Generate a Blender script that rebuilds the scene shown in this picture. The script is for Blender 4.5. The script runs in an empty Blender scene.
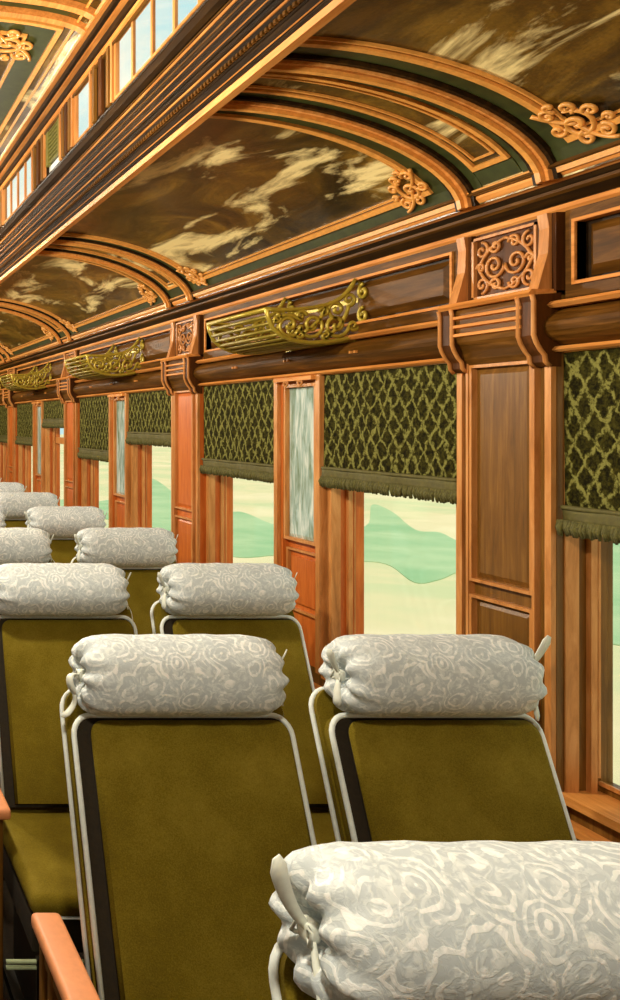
import bpy, math, random
from mathutils import Vector
C = bpy.context.scene
COL = C.collection
R = random.Random(7)
E = 1.70            # eye height above the floor
PI = math.pi

# ------------------------------------------------------------------ materials
def srgb(r, g, b):
    f = lambda c: (c/255/12.92) if c/255 <= .04045 else ((c/255+.055)/1.055)**2.4
    return (f(r), f(g), f(b), 1)

def newmat(name):
    m = bpy.data.materials.new(name); m.use_nodes = True
    nt = m.node_tree
    b = nt.nodes['Principled BSDF']
    return m, nt, b

def coords(nt, scale=(1, 1, 1)):
    tc = nt.nodes.new('ShaderNodeTexCoord'); mp = nt.nodes.new('ShaderNodeMapping')
    mp.inputs['Scale'].default_value = scale
    nt.links.new(tc.outputs['Object'], mp.inputs['Vector'])
    return mp.outputs['Vector']

def noise(nt, vec, scale, detail=4, rough=.55, dist=0):
    n = nt.nodes.new('ShaderNodeTexNoise')
    n.inputs['Scale'].default_value = scale; n.inputs['Detail'].default_value = detail
    n.inputs['Roughness'].default_value = rough; n.inputs['Distortion'].default_value = dist
    nt.links.new(vec, n.inputs['Vector'])
    return n

def ramp(nt, fac, stops):
    r = nt.nodes.new('ShaderNodeValToRGB')
    while len(r.color_ramp.elements) < len(stops): r.color_ramp.elements.new(.5)
    for e, (p, c) in zip(r.color_ramp.elements, stops): e.position = p; e.color = c
    nt.links.new(fac, r.inputs['Fac'])
    return r

def bump(nt, b, h, strength, dist=.01):
    n = nt.nodes.new('ShaderNodeBump'); n.inputs['Strength'].default_value = strength
    n.inputs['Distance'].default_value = dist
    nt.links.new(h, n.inputs['Height']); nt.links.new(n.outputs['Normal'], b.inputs['Normal'])

def math_n(nt, op, a, b=None):
    n = nt.nodes.new('ShaderNodeMath'); n.operation = op
    for i, v in enumerate((a, b)):
        if v is None: continue
        if isinstance(v, (int, float)): n.inputs[i].default_value = v
        else: nt.links.new(v, n.inputs[i])
    return n.outputs[0]

def wood(name, dark, mid, light, rough=.3, stretch=(30, 30, 3), coat=.12):
    m, nt, b = newmat(name)
    v = coords(nt, stretch)
    n = noise(nt, v, 1.0, 6, .65, .6)
    v2 = coords(nt, (2.2, 2.2, 2.2))
    n2 = noise(nt, v2, 1.0, 3)
    s = math_n(nt, 'ADD', math_n(nt, 'MULTIPLY', n.outputs['Fac'], .7), math_n(nt, 'MULTIPLY', n2.outputs['Fac'], .3))
    r = ramp(nt, s, [(.30, dark), (.5, mid), (.72, light)])
    nt.links.new(r.outputs['Color'], b.inputs['Base Color'])
    b.inputs['Roughness'].default_value = rough
    b.inputs['Specular IOR Level'].default_value = .1 if rough >= .5 else .24; b.inputs['Coat Weight'].default_value = coat*.6; b.inputs['Coat Roughness'].default_value = .35
    bump(nt, b, n.outputs['Fac'], .12, .004)
    return m

def plain(name, col, rough=.6, metal=0, var=.15, scale=40, bs=.15):
    m, nt, b = newmat(name)
    n = noise(nt, coords(nt), scale, 5, .6)
    d = tuple(c*(1-var) for c in col[:3])+(1,); l = tuple(min(1, c*(1+var)) for c in col[:3])+(1,)
    r = ramp(nt, n.outputs['Fac'], [(.3, d), (.7, l)])
    nt.links.new(r.outputs['Color'], b.inputs['Base Color'])
    b.inputs['Roughness'].default_value = rough; b.inputs['Metallic'].default_value = metal
    if bs: bump(nt, b, n.outputs['Fac'], bs, .003)
    return m

M = {}
M['dark'] = wood('dark_varnished_wood', srgb(40, 20, 5), srgb(74, 40, 12), srgb(112, 64, 22), .5)
M['lineh'] = wood('dull_moulding_wood', srgb(116, 68, 26), srgb(164, 104, 46), srgb(204, 142, 76), .5, (50, 4, 50), 0)
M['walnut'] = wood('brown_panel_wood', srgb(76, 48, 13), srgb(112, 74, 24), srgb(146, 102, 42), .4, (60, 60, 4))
M['oak'] = wood('moulding_wood', srgb(148, 92, 40), srgb(196, 130, 68), srgb(226, 166, 102), .35, (40, 40, 6), .2)
M['oakh'] = wood('lengthwise_moulding_wood', srgb(166, 98, 40), srgb(214, 140, 68), srgb(240, 176, 102), .5, (50, 4, 50), 0)
M['darkh'] = wood('lengthwise_dark_wood', srgb(18, 11, 3), srgb(36, 22, 6), srgb(70, 46, 14), .5, (60, 4, 60))
M['midh'] = wood('lengthwise_brown_wood', srgb(48, 28, 5), srgb(86, 54, 13), srgb(134, 88, 32), .5, (50, 5, 50))
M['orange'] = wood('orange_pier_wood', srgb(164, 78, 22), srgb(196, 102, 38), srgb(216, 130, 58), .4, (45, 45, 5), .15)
M['shade_cloth'] = plain('painted_shade_cloth', srgb(36, 27, 8), .9, 0, .3, 90, .2)  # near-black colour paints shade into chair backs and seat fronts
M['salmon'] = plain('salmon_armrest_wood', srgb(228, 150, 100), .5, 0, .06, 60, .05)
M['green'] = plain('dark_green_ceiling_paint', srgb(52, 58, 24), .4, 0, .35, 30, .1)
M['gilt'] = plain('gilt_paint', srgb(216, 150, 70), .4, .0, .18, 60, .2)
M['brass'] = plain('olive_brass', srgb(176, 154, 52), .38, .35, .2, 60, .1)
M['brassd'] = plain('dull_brass_rod', srgb(136, 118, 34), .42, .35, .2, 60, .1)
M['black'] = plain('black_iron', srgb(26, 22, 12), .5, .3, .2, 30, .1)
M['carpet'] = plain('dark_carpet', srgb(40, 30, 14), .95, 0, .4, 50, .4)
M['palem'] = plain('pale_green_painted_metal', srgb(176, 190, 150), .45, .2, .15, 30, .05)
M['piping'] = plain('cream_piping', srgb(232, 240, 236), .6, 0, .08, 80, .1)
M['ribbon'] = plain('white_ribbon', srgb(222, 226, 214), .5, 0, .1, 50, .1)
M['fringe'] = plain('green_fringe', srgb(88, 84, 36), .85, 0, .45, 140, .4)
M['hem'] = plain('green_hem_cloth', srgb(88, 82, 32), .75, 0, .25, 60, .3)
M['grille'] = plain('olive_painted_grille', srgb(116, 112, 44), .5, .1, .2, 40, .1)
M['opal'] = plain('added_lamp_globe', srgb(240, 230, 205), .4, 0, .02, 10, 0)

def plush():
    m, nt, b = newmat('olive_plush')
    n = noise(nt, coords(nt), 6, 5, .6); n2 = noise(nt, coords(nt), 350, 2, .6)
    s = math_n(nt, 'ADD', math_n(nt, 'MULTIPLY', n.outputs['Fac'], .55), math_n(nt, 'MULTIPLY', n2.outputs['Fac'], .45))
    r = ramp(nt, s, [(.32, srgb(90, 74, 14)), (.5, srgb(112, 96, 20)), (.68, srgb(136, 118, 38))])
    nt.links.new(r.outputs['Color'], b.inputs['Base Color'])
    b.inputs['Roughness'].default_value = .92
    b.inputs['Specular IOR Level'].default_value = .15
    bump(nt, b, n2.outputs['Fac'], .3, .002)
    return m
M['plush'] = plush()

def brocade():
    m, nt, b = newmat('white_brocade')
    v = coords(nt, (1, 1, 1))
    nz = noise(nt, v, 16, 3, .5)
    mix = nt.nodes.new('ShaderNodeVectorMath'); mix.operation = 'MULTIPLY_ADD'
    nt.links.new(nz.outputs['Color'], mix.inputs[0]); mix.inputs[1].default_value = (.035, .035, .035)
    nt.links.new(v, mix.inputs[2])
    vo = nt.nodes.new('ShaderNodeTexVoronoi'); vo.inputs['Scale'].default_value = 20; vo.inputs['Randomness'].default_value = .8
    nt.links.new(mix.outputs[0], vo.inputs['Vector'])
    sw = math_n(nt, 'SINE', math_n(nt, 'MULTIPLY', vo.outputs['Distance'], 27))
    r1 = ramp(nt, sw, [(.25, (0, 0, 0, 1)), (.55, (1, 1, 1, 1))])
    n3 = noise(nt, mix.outputs[0], 60, 4, .6, 1.5)
    r3 = ramp(nt, n3.outputs['Fac'], [(.42, (0, 0, 0, 1)), (.6, (1, 1, 1, 1))])
    n4 = noise(nt, v, 34, 3, .6, 1.0)
    r4 = ramp(nt, n4.outputs['Fac'], [(.42, (.15, .15, .15, 1)), (.54, (1, 1, 1, 1))])
    rings = math_n(nt, 'MULTIPLY', r1.outputs['Color'], r4.outputs['Color'])
    s = math_n(nt, 'ADD', math_n(nt, 'MULTIPLY', rings, .6), math_n(nt, 'MULTIPLY', r3.outputs['Color'], .45))
    r = ramp(nt, s, [(.1, srgb(190, 200, 204)), (.5, srgb(218, 226, 226)), (.9, srgb(244, 247, 246))])
    nt.links.new(r.outputs['Color'], b.inputs['Base Color'])
    b.inputs['Roughness'].default_value = .55
    bump(nt, b, s, .25, .003)
    return m
M['brocade'] = brocade()

def lattice():
    m, nt, b = newmat('woven_green_blind')
    v = coords(nt)
    nz = noise(nt, v, 26, 3, .6)
    mix = nt.nodes.new('ShaderNodeVectorMath'); mix.operation = 'MULTIPLY_ADD'
    nt.links.new(nz.outputs['Color'], mix.inputs[0]); mix.inputs[1].default_value = (.0, .05, .05)
    nt.links.new(v, mix.inputs[2])
    sp = nt.nodes.new('ShaderNodeSeparateXYZ'); nt.links.new(mix.outputs[0], sp.inputs[0])
    k = 2*PI/.052/1.0
    u = math_n(nt, 'MULTIPLY', math_n(nt, 'ADD', sp.outputs['Y'], math_n(nt, 'MULTIPLY', sp.outputs['Z'], .62)), k/2)
    w = math_n(nt, 'MULTIPLY', math_n(nt, 'SUBTRACT', sp.outputs['Y'], math_n(nt, 'MULTIPLY', sp.outputs['Z'], .62)), k/2)
    a = math_n(nt, 'ABSOLUTE', math_n(nt, 'SINE', u)); c = math_n(nt, 'ABSOLUTE', math_n(nt, 'SINE', w))
    mn = math_n(nt, 'MINIMUM', a, c)
    r1 = ramp(nt, mn, [(.12, (1, 1, 1, 1)), (.5, (0, 0, 0, 1))])
    n3 = noise(nt, v, 90, 4, .7)
    r3 = ramp(nt, n3.outputs['Fac'], [(.4, (0, 0, 0, 1)), (.62, (1, 1, 1, 1))])
    s = math_n(nt, 'MULTIPLY', r1.outputs['Color'], math_n(nt, 'ADD', math_n(nt, 'MULTIPLY', r3.outputs['Color'], .6), .4))
    s = math_n(nt, 'ADD', s, math_n(nt, 'MULTIPLY', r3.outputs['Color'], .34))
    r = ramp(nt, s, [(0, srgb(20, 18, 3)), (.3, srgb(58, 54, 14)), (.9, srgb(132, 130, 68))])
    nt.links.new(r.outputs['Color'], b.inputs['Base Color'])
    b.inputs['Roughness'].default_value = .9; b.inputs['Specular IOR Level'].default_value = .08
    bump(nt, b, s, .5, .004)
    return m
M['lattice'] = lattice()

def veneer():
    m, nt, b = newmat('figured_veneer_painted_reflections')
    v = coords(nt, (3.4, 2.0, 5.0))
    n = noise(nt, v, 1.25, 9, .68, .8)
    f = noise(nt, coords(nt), 130, 3, .7)
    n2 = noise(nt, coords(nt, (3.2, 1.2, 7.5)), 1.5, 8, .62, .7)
    s = math_n(nt, 'ADD', math_n(nt, 'MULTIPLY', n.outputs['Fac'], .85), math_n(nt, 'MULTIPLY', f.outputs['Fac'], .15))
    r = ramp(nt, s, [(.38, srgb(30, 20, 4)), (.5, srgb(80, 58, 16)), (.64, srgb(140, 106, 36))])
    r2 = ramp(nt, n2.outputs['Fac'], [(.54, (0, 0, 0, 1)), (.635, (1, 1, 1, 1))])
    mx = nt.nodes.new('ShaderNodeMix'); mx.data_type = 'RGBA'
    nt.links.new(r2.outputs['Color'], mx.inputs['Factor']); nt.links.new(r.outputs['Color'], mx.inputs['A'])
    mx.inputs['B'].default_value = srgb(246, 226, 160)  # cream patches paint window reflections over the veneer's own figure
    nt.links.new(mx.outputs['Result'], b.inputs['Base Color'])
    b.inputs['Roughness'].default_value = .3; b.inputs['Coat Weight'].default_value = .3
    b.inputs['Coat Roughness'].default_value = .15
    bump(nt, b, n2.outputs['Fac'], .25, .02)
    return m
M['veneer'] = veneer()

def glass():
    m, nt, b = newmat('window_glass')
    out = nt.nodes['Material Output']
    tr = nt.nodes.new('ShaderNodeBsdfTransparent'); gl = nt.nodes.new('ShaderNodeBsdfGlossy')
    gl.inputs['Roughness'].default_value = .05
    mx = nt.nodes.new('ShaderNodeMixShader'); mx.inputs[0].default_value = .05
    tr.inputs['Color'].default_value = (.97, .98, .96, 1)
    nt.links.new(tr.outputs[0], mx.inputs[1]); nt.links.new(gl.outputs[0], mx.inputs[2])
    nt.links.new(mx.outputs[0], out.inputs['Surface'])
    nt.nodes.remove(b)
    return m
M['glass'] = glass()

def mirror():
    m, nt, b = newmat('mirror_painted_reflection')
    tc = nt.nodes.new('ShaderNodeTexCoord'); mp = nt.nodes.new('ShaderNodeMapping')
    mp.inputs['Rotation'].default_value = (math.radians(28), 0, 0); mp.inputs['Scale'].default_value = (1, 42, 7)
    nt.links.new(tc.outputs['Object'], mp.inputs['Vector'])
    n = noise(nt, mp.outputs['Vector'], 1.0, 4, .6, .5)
    r = ramp(nt, n.outputs['Fac'], [(.35, srgb(124, 146, 120)), (.5, srgb(170, 196, 190)), (.64, srgb(222, 234, 228))])  # pale diagonal streaks put the mirror's reflections into its colour
    nt.links.new(r.outputs['Color'], b.inputs['Base Color']); b.inputs['Metallic'].default_value = .15
    b.inputs['Roughness'].default_value = .18
    return m
M['mirror'] = mirror()

def land():
    m, nt, b = newmat('pale_meadow')
    n = noise(nt, coords(nt), .22, 5, .6, .4)
    r = ramp(nt, n.outputs['Fac'], [(.38, srgb(206, 208, 166)), (.5, srgb(224, 212, 172)), (.66, srgb(236, 220, 186))])
    nt.links.new(r.outputs['Color'], b.inputs['Base Color']); b.inputs['Roughness'].default_value = 1
    b.inputs['Specular IOR Level'].default_value = 0
    return m
M['land'] = land()
def pondm():
    m, nt, b = newmat('mint_green_water')
    n = noise(nt, coords(nt), .5, 4, .6, .4)
    r = ramp(nt, n.outputs['Fac'], [(.35, srgb(152, 190, 146)), (.65, srgb(182, 204, 162))])
    nt.links.new(r.outputs['Color'], b.inputs['Base Color']); b.inputs['Roughness'].default_value = .9
    b.inputs['Specular IOR Level'].default_value = .05
    return m
M['pond'] = pondm()

# ------------------------------------------------------------------ mesh helpers
class MB:
    def __init__(s): s.v = []; s.f = []; s.mi = []; s.mats = []; s.sm = []
    def add(s, vs, fs, mat, smooth=False):
        o = len(s.v); s.v += [tuple(p) for p in vs]
        if mat not in s.mats: s.mats.append(mat)
        i = s.mats.index(mat)
        for f in fs: s.f.append([o+k for k in f]); s.mi.append(i); s.sm.append(smooth)
        return s
    def box(s, x0, x1, y0, y1, z0, z1, mat):
        vs = [(x, y, z) for x in (x0, x1) for y in (y0, y1) for z in (z0, z1)]
        return s.add(vs, [(0, 1, 3, 2), (4, 6, 7, 5), (0, 4, 5, 1), (2, 3, 7, 6), (0, 2, 6, 4), (1, 5, 7, 3)], mat)
    def bbox(s, x0, x1, y0, y1, z0, z1, mat, b=.01, seg=3):
        """box with rounded edges: superellipsoid-like rounded box"""
        n = 6*seg
        hx, hy, hz = (x1-x0)/2, (y1-y0)/2, (z1-z0)/2; b = min(b, hx, hy, hz)
        cx, cy, cz = (x0+x1)/2, (y0+y1)/2, (z0+z1)/2
        def ax(h):
            inner = h-b
            return [-inner-b*math.sin(PI/2*(1-i/seg)) for i in range(seg)]+[-inner, inner]+[inner+b*math.sin(PI/2*(i+1)/seg) for i in range(seg)]
        def proj(x, y, z):
            qx = max(-hx+b, min(hx-b, x)); qy = max(-hy+b, min(hy-b, y)); qz = max(-hz+b, min(hz-b, z))
            d = Vector((x-qx, y-qy, z-qz))
            if d.length > 1e-9: d = d.normalized()*b
            return (cx+qx+d.x, cy+qy+d.y, cz+qz+d.z)
        A = [ax(hx), ax(hy), ax(hz)]; H = (hx, hy, hz)
        for axis in range(3):
            u, w = [(1, 2), (2, 0), (0, 1)][axis]
            for sgn in (-1, 1):
                vs = []; U = A[u]; W = A[w]
                for a in U:
                    for c in W:
                        p = [0, 0, 0]; p[axis] = sgn*H[axis]; p[u] = a; p[w] = c
                        vs.append(proj(*p))
                fs = []; nw = len(W)
                for i in range(len(U)-1):
                    for j in range(nw-1):
                        q = (i*nw+j, (i+1)*nw+j, (i+1)*nw+j+1, i*nw+j+1)
                        fs.append(q if sgn > 0 else q[::-1])
                s.add(vs, fs, mat, True)
        return s
    def prism_y(s, prof, y0, y1, mat, smooth=False):      # closed (x,z) outline pushed along y
        n = len(prof)
        vs = [(x, y0, z) for x, z in prof]+[(x, y1, z) for x, z in prof]
        fs = [(i, (i+1) % n, n+(i+1) % n, n+i) for i in range(n)]
        s.add(vs, fs, mat, smooth); s.add(vs, [tuple(range(n))[::-1], tuple(range(n, 2*n))], mat)
        return s
    def prism_x(s, prof, x0, x1, mat):                    # closed (y,z) outline pushed along x
        n = len(prof)
        vs = [(x0, y, z) for y, z in prof]+[(x1, y, z) for y, z in prof]
        fs = [(i, (i+1) % n, n+(i+1) % n, n+i) for i in range(n)]+[tuple(range(n))[::-1], tuple(range(n, 2*n))]
        return s.add(vs, fs, mat)
    def tube(s, pts, r, mat, n=6, closed=False, flat=1.0):
        P = [Vector(p) for p in pts]; m = len(P)
        if m < 2: return s
        rs = r if isinstance(r, (list, tuple)) else [r]*m
        T = []
        for i in range(m):
            a = P[(i-1) % m] if (closed or i > 0) else P[i]; b = P[(i+1) % m] if (closed or i < m-1) else P[i]
            t = (b-a); T.append(t.normalized() if t.length > 1e-9 else Vector((0, 0, 1)))
        up = Vector((0, 0, 1)) if abs(T[0].z) < .9 else Vector((1, 0, 0))
        nrm = (up-T[0]*up.dot(T[0])).normalized()
        vs = []
        for i in range(m):
            nrm = nrm-T[i]*nrm.dot(T[i]); nrm = nrm.normalized() if nrm.length > 1e-9 else Vector((1, 0, 0))
            bi = T[i].cross(nrm)
            for k in range(n):
                a = 2*PI*k/n; vs.append(P[i]+nrm*math.cos(a)*rs[i]+bi*math.sin(a)*rs[i]*flat)
        fs = []
        for i in range(m if closed else m-1):
            j = (i+1) % m
            for k in range(n): fs.append((i*n+k, i*n+(k+1) % n, j*n+(k+1) % n, j*n+k))
        if not closed: fs += [tuple(range(n))[::-1], tuple((m-1)*n+k for k in range(n))]
        return s.add(vs, fs, mat, True)
    def build(s, name, parent=None):
        me = bpy.data.meshes.new(name); me.from_pydata(s.v, [], s.f)
        for mt in s.mats: me.materials.append(M[mt])
        me.polygons.foreach_set('material_index', s.mi); me.polygons.foreach_set('use_smooth', s.sm)
        me.validate(); me.update()
        o = bpy.data.objects.new(name, me); COL.objects.link(o)
        if parent: o.parent = parent
        return o

def recalc(o):
    import bmesh
    bm = bmesh.new(); bm.from_mesh(o.data); bmesh.ops.recalc_face_normals(bm, faces=bm.faces); bm.to_mesh(o.data); bm.free()
    return o
_b = MB.build
def build2(s, name, parent=None): return recalc(_b(s, name, parent))
MB.build = build2

def empty(name, loc):
    o = bpy.data.objects.new(name, None); COL.objects.link(o); o.location = loc
    o.empty_display_size = .1
    return o
def tag(o, label, cat, group=None, kind=None):
    o['label'] = label; o['category'] = cat
    if group: o['group'] = group
    if kind: o['kind'] = kind
    return o
def structure(o, label=None):
    o['kind'] = 'structure'
    if label: o['label'] = label
    return o
def copy_tree(o, parent=None):
    c = o.copy(); COL.objects.link(c)
    if parent: c.parent = parent
    for ch in list(o.children): copy_tree(ch, c)
    return c

def spiral(cx, cy, r, turns, a0, d=1, n=22, r1=.12):
    out = []
    for i in range(n+1):
        t = i/n; rr = r*(1-t*(1-r1)); a = a0+d*2*PI*turns*t
        out.append((cx+rr*math.cos(a), cy+rr*math.sin(a)))
    return out
def bez(p0, p1, p2, n=10):
    return [((1-t)**2*p0[0]+2*t*(1-t)*p1[0]+t*t*p2[0], (1-t)**2*p0[1]+2*t*(1-t)*p1[1]+t*t*p2[1]) for t in [i/n for i in range(n+1)]]

# scroll ornament for ceiling corners, in a unit square, heart of it at 0.5,0.5
ORN = [spiral(.5, .5, .34, 1.4, 0), spiral(.5, .5, .22, 1.2, PI, 1), spiral(.86, .22, .15, 1.3, PI/2, -1), spiral(.2, .86, .15, 1.3, 0, 1),
       spiral(.18, .5, .15, 1.1, 0, -1), spiral(.5, .14, .14, 1.2, PI/2, 1), spiral(.88, .6, .13, 1.2, PI, -1), spiral(.66, .88, .13, 1.2, -PI/2, 1),
       bez((0, .98), (.1, .6), (.5, .5)), bez((1, 0), (.7, .15), (.5, .5)), spiral(1.02, .38, .09, 1.2, PI), spiral(.42, 1.04, .09, 1.2, -PI/2)]

# ------------------------------------------------------------------ dimensions
W = 1.75; GX = 1.835; XM = .20      # wall face, glass plane, car centre line
Y0, Y1 = -1.5, 11.6
PC = [.24+1.9*k for k in range(-1, 7)]
SILL = .82; HEAD = E+.17
OPEN = []
for pc in PC:
    for a, b, w in ((.17, .79, 'near'), (1.11, 1.768 if abs(pc-.24) < .01 else 1.73, 'far')):
        if pc+b < Y1-.1 and pc+a > Y0+.05: OPEN.append((pc+a, pc+b, pc, w))

# ------------------------------------------------------------------ walls
def wall(name, side):
    f = (lambda x: x) if side > 0 else (lambda x: 2*XM-x)
    mb = MB()
    def bx(x0, x1, *a): mb.box(min(f(x0), f(x1)), max(f(x0), f(x1)), *a)
    bx(W, W+.105, Y0, Y1, 0, SILL, 'walnut')
    bx(W, W+.105, Y0, Y1, HEAD, E+.60, 'darkh')
    ys = [Y0]+[v for o in OPEN for v in o[:2]]+[Y1]
    for i in range(0, len(ys), 2):
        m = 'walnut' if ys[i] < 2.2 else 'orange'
        bx(W, W+.105, ys[i], ys[i+1], SILL, HEAD, m)
    # wainscot rail mouldings under the sills
    for z0, z1, p, m in ((.0, .16, .02, 'dark'), (.16, .175, .028, 'oakh'), (.70, .72, .02, 'oakh'), (.745, .765, .03, 'oakh')):
        bx(W-p, W-.0005, Y0, Y1, z0, z1, m)
    return structure(mb.build(name))
wall('wall_right', 1); wall('wall_left', -1)
mb = MB(); mb.box(2*XM-W-.17, W+.17, Y0, Y1, -.12, 0, 'carpet'); structure(mb.build('floor'))
for nm, y, s in (('wall_back', Y0, -1), ('wall_front', Y1, 1)):
    mb = MB(); mb.box(2*XM-W-.17, W+.17, min(y, y+s*.1), max(y, y+s*.1), 0, E+1.45, 'walnut'); structure(mb.build(nm))

# windows: reveal mouldings + sash frame + pane
wn = 0
for side in (1, -1):
    f = (lambda x: x) if side > 0 else (lambda x: 2*XM-x)
    for (a, b, pc, which) in OPEN:
        wn += 1
        far = a > 2.0 and side > 0
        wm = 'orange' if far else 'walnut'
        mb = MB()
        def bx(x0, x1, *q): mb.box(min(f(x0), f(x1)), max(f(x0), f(x1)), *q)
        # stepped reveal mouldings on both jambs
        for (x0, x1, t, m) in ((W-.012, W+.02, .022, 'oak'), (W+.02, W+.045, .012, wm), (W+.045, W+.06, .026, 'oak'), (W+.06, GX-.01, .016, wm)):
            bx(x0, x1, a, a+t, SILL, HEAD-.0, m); bx(x0, x1, b-t, b, SILL, HEAD, m)
        fr = .018
        bx(GX-.01, GX+.018, a, a+fr, SILL, HEAD, wm); bx(GX-.01, GX+.018, b-fr, b, SILL, HEAD, wm)
        bx(GX-.01, GX+.018, a+fr, b-fr, SILL, SILL+.03, wm); bx(GX-.01, GX+.018, a+fr, b-fr, HEAD-.05, HEAD, wm)
        bx(GX-.016, GX-.01, a+fr-.01, a+fr, SILL+.04, HEAD-.04, 'oak'); bx(GX-.016, GX-.01, b-fr, b-fr+.01, SILL+.04, HEAD-.04, 'oak')
        bx(GX-.016, GX-.01, a+fr, b-fr, SILL+.024, SILL+.034, 'oak')
        if side > 0 and abs(pc-4.04) < .01 and which == 'near':
            pass
        if side > 0 and abs(pc-5.94) < .01 and which == 'near':
            bx(GX-.02, GX+.02, a+fr, b-fr, E-.17, E-.12, 'oak')
        w = structure(mb.build('window_%d' % wn))
        s = MB(); s.box(*(sorted((f(W-.03), f(GX-.01)))), a-.01, b+.01, SILL-.012, SILL+.008, 'oakh'); s.build('window_sill', w)
        g = MB(); g.box(*(sorted((f(GX+.003), f(GX+.009)))), a+fr, b-fr, SILL+.03, HEAD-.05, 'glass'); g.build('window_pane', w)

# ------------------------------------------------------------------ lower deck vault
class Surf:
    def __init__(s, pts, inward):
        s.p = [Vector(p) for p in pts]; s.L = [0]
        for a, b in zip(s.p, s.p[1:]): s.L.append(s.L[-1]+(b-a).length)
        s.len = s.L[-1]; s.inw = Vector(inward)
    def at(s, t, y, h=0):
        t2 = max(0, min(s.len, t)); i = 0
        while i < len(s.L)-2 and s.L[i+1] < t2: i += 1
        k = (t2-s.L[i])/(s.L[i+1]-s.L[i]); p = s.p[i].lerp(s.p[i+1], k)
        # smooth normal
        def nn(j):
            a = s.p[max(0, j-1)]; b = s.p[min(len(s.p)-1, j+1)]; d = (b-a).normalized(); n = Vector((-d.y, d.x))
            return n if n.dot(s.inw-s.p[j]) > 0 else -n
        n = nn(i).lerp(nn(i+1), k).normalized()
        p = p+n*h
        return (p.x, y, p.y)
    def strip(s, mb, pts, w, h0, h1, mat, closed=False, step=.03):
        P = []
        seq = pts+([pts[0]] if closed else [])
        for a, b in zip(seq, seq[1:]):
            n = max(1, int(abs(a[0]-b[0])/step))
            P += [(a[0]+(b[0]-a[0])*i/n, a[1]+(b[1]-a[1])*i/n) for i in range(n)]
        if not closed: P.append(seq[-1])
        m = len(P); V = []
        for i in range(m):
            a = P[(i-1) % m] if (closed or i) else P[i]; b = P[(i+1) % m] if (closed or i < m-1) else P[i]
            d = Vector((b[0]-a[0], b[1]-a[1]))
            # mitre
            d1 = Vector((P[i][0]-a[0], P[i][1]-a[1])); d2 = Vector((b[0]-P[i][0], b[1]-P[i][1]))
            if d1.length > 1e-9 and d2.length > 1e-9:
                n1 = Vector((-d1.y, d1.x)).normalized(); n2 = Vector((-d2.y, d2.x)).normalized(); n = n1+n2
                if n.length < 1e-6: n = n1
                n = n.normalized(); k = 1/max(.5, n.dot(n1)); n = n*k
            else: n = Vector((-d.y, d.x)).normalized()
            l = (P[i][0]+n.x*w/2, P[i][1]+n.y*w/2); r = (P[i][0]-n.x*w/2, P[i][1]-n.y*w/2)
            V += [s.at(l[0], l[1], h0), s.at(l[0], l[1], h1), s.at(r[0], r[1], h1), s.at(r[0], r[1], h0)]
        F = []
        for i in range(m if closed else m-1):
            j = (i+1) % m
            for k in range(4): F.append((i*4+k, i*4+(k+1) % 4, j*4+(k+1) % 4, j*4+k))
        if not closed: F += [(0, 1, 2, 3), tuple((m-1)*4+k for k in (3, 2, 1, 0))]
        mb.add(V, F, mat)

BX, BZ, AX, AZ, PW = 1.00, .555, .67, .285, 1.8
vault = []
for i in range(33):
    th = PI/2*i/32
    vault.append((BX+AX*math.cos(th)**(2/PW), E+BZ+AZ*math.sin(th)**(2/PW)))
VS = Surf(vault, (.2, 1.7))
VL = VS.len

def shell(mb, pts, y0, y1, t, mat, segs=1):
    """thick curved sheet following pts (x,z); thickness outward/up"""
    n = len(pts)
    cen = Vector((XM, E))
    out = []
    for i in range(n):
        a = Vector(pts[max(0, i-1)]); b = Vector(pts[min(n-1, i+1)]); d = (b-a).normalized(); nn = Vector((-d.y, d.x))
        if nn.dot(Vector(pts[i])-cen) < 0: nn = -nn
        out.append(tuple(Vector(pts[i])+nn*t))
    for i in range(n-1):
        q = [pts[i], pts[i+1], out[i+1], out[i]]
        vs = [(x, y0, z) for x, z in q]+[(x, y1, z) for x, z in q]
        mb.add(vs, [(0, 1, 5, 4), (3, 7, 6, 2)], mat, True)
    q = list(pts)+out[::-1]; n2 = len(q)
    vs = [(x, y0, z) for x, z in q]+[(x, y1, z) for x, z in q]
    mb.add(vs, [tuple(range(n2))[::-1], tuple(range(n2, 2*n2))], mat)

mb = MB()
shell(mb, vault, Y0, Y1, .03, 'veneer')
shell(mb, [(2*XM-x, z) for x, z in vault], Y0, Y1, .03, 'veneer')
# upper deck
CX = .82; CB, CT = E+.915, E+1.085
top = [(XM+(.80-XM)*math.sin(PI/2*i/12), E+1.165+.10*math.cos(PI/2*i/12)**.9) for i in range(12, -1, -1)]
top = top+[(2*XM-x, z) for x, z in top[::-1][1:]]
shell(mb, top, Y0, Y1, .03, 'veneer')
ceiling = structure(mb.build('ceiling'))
US = Surf(top, (.2, 1.7))

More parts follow.
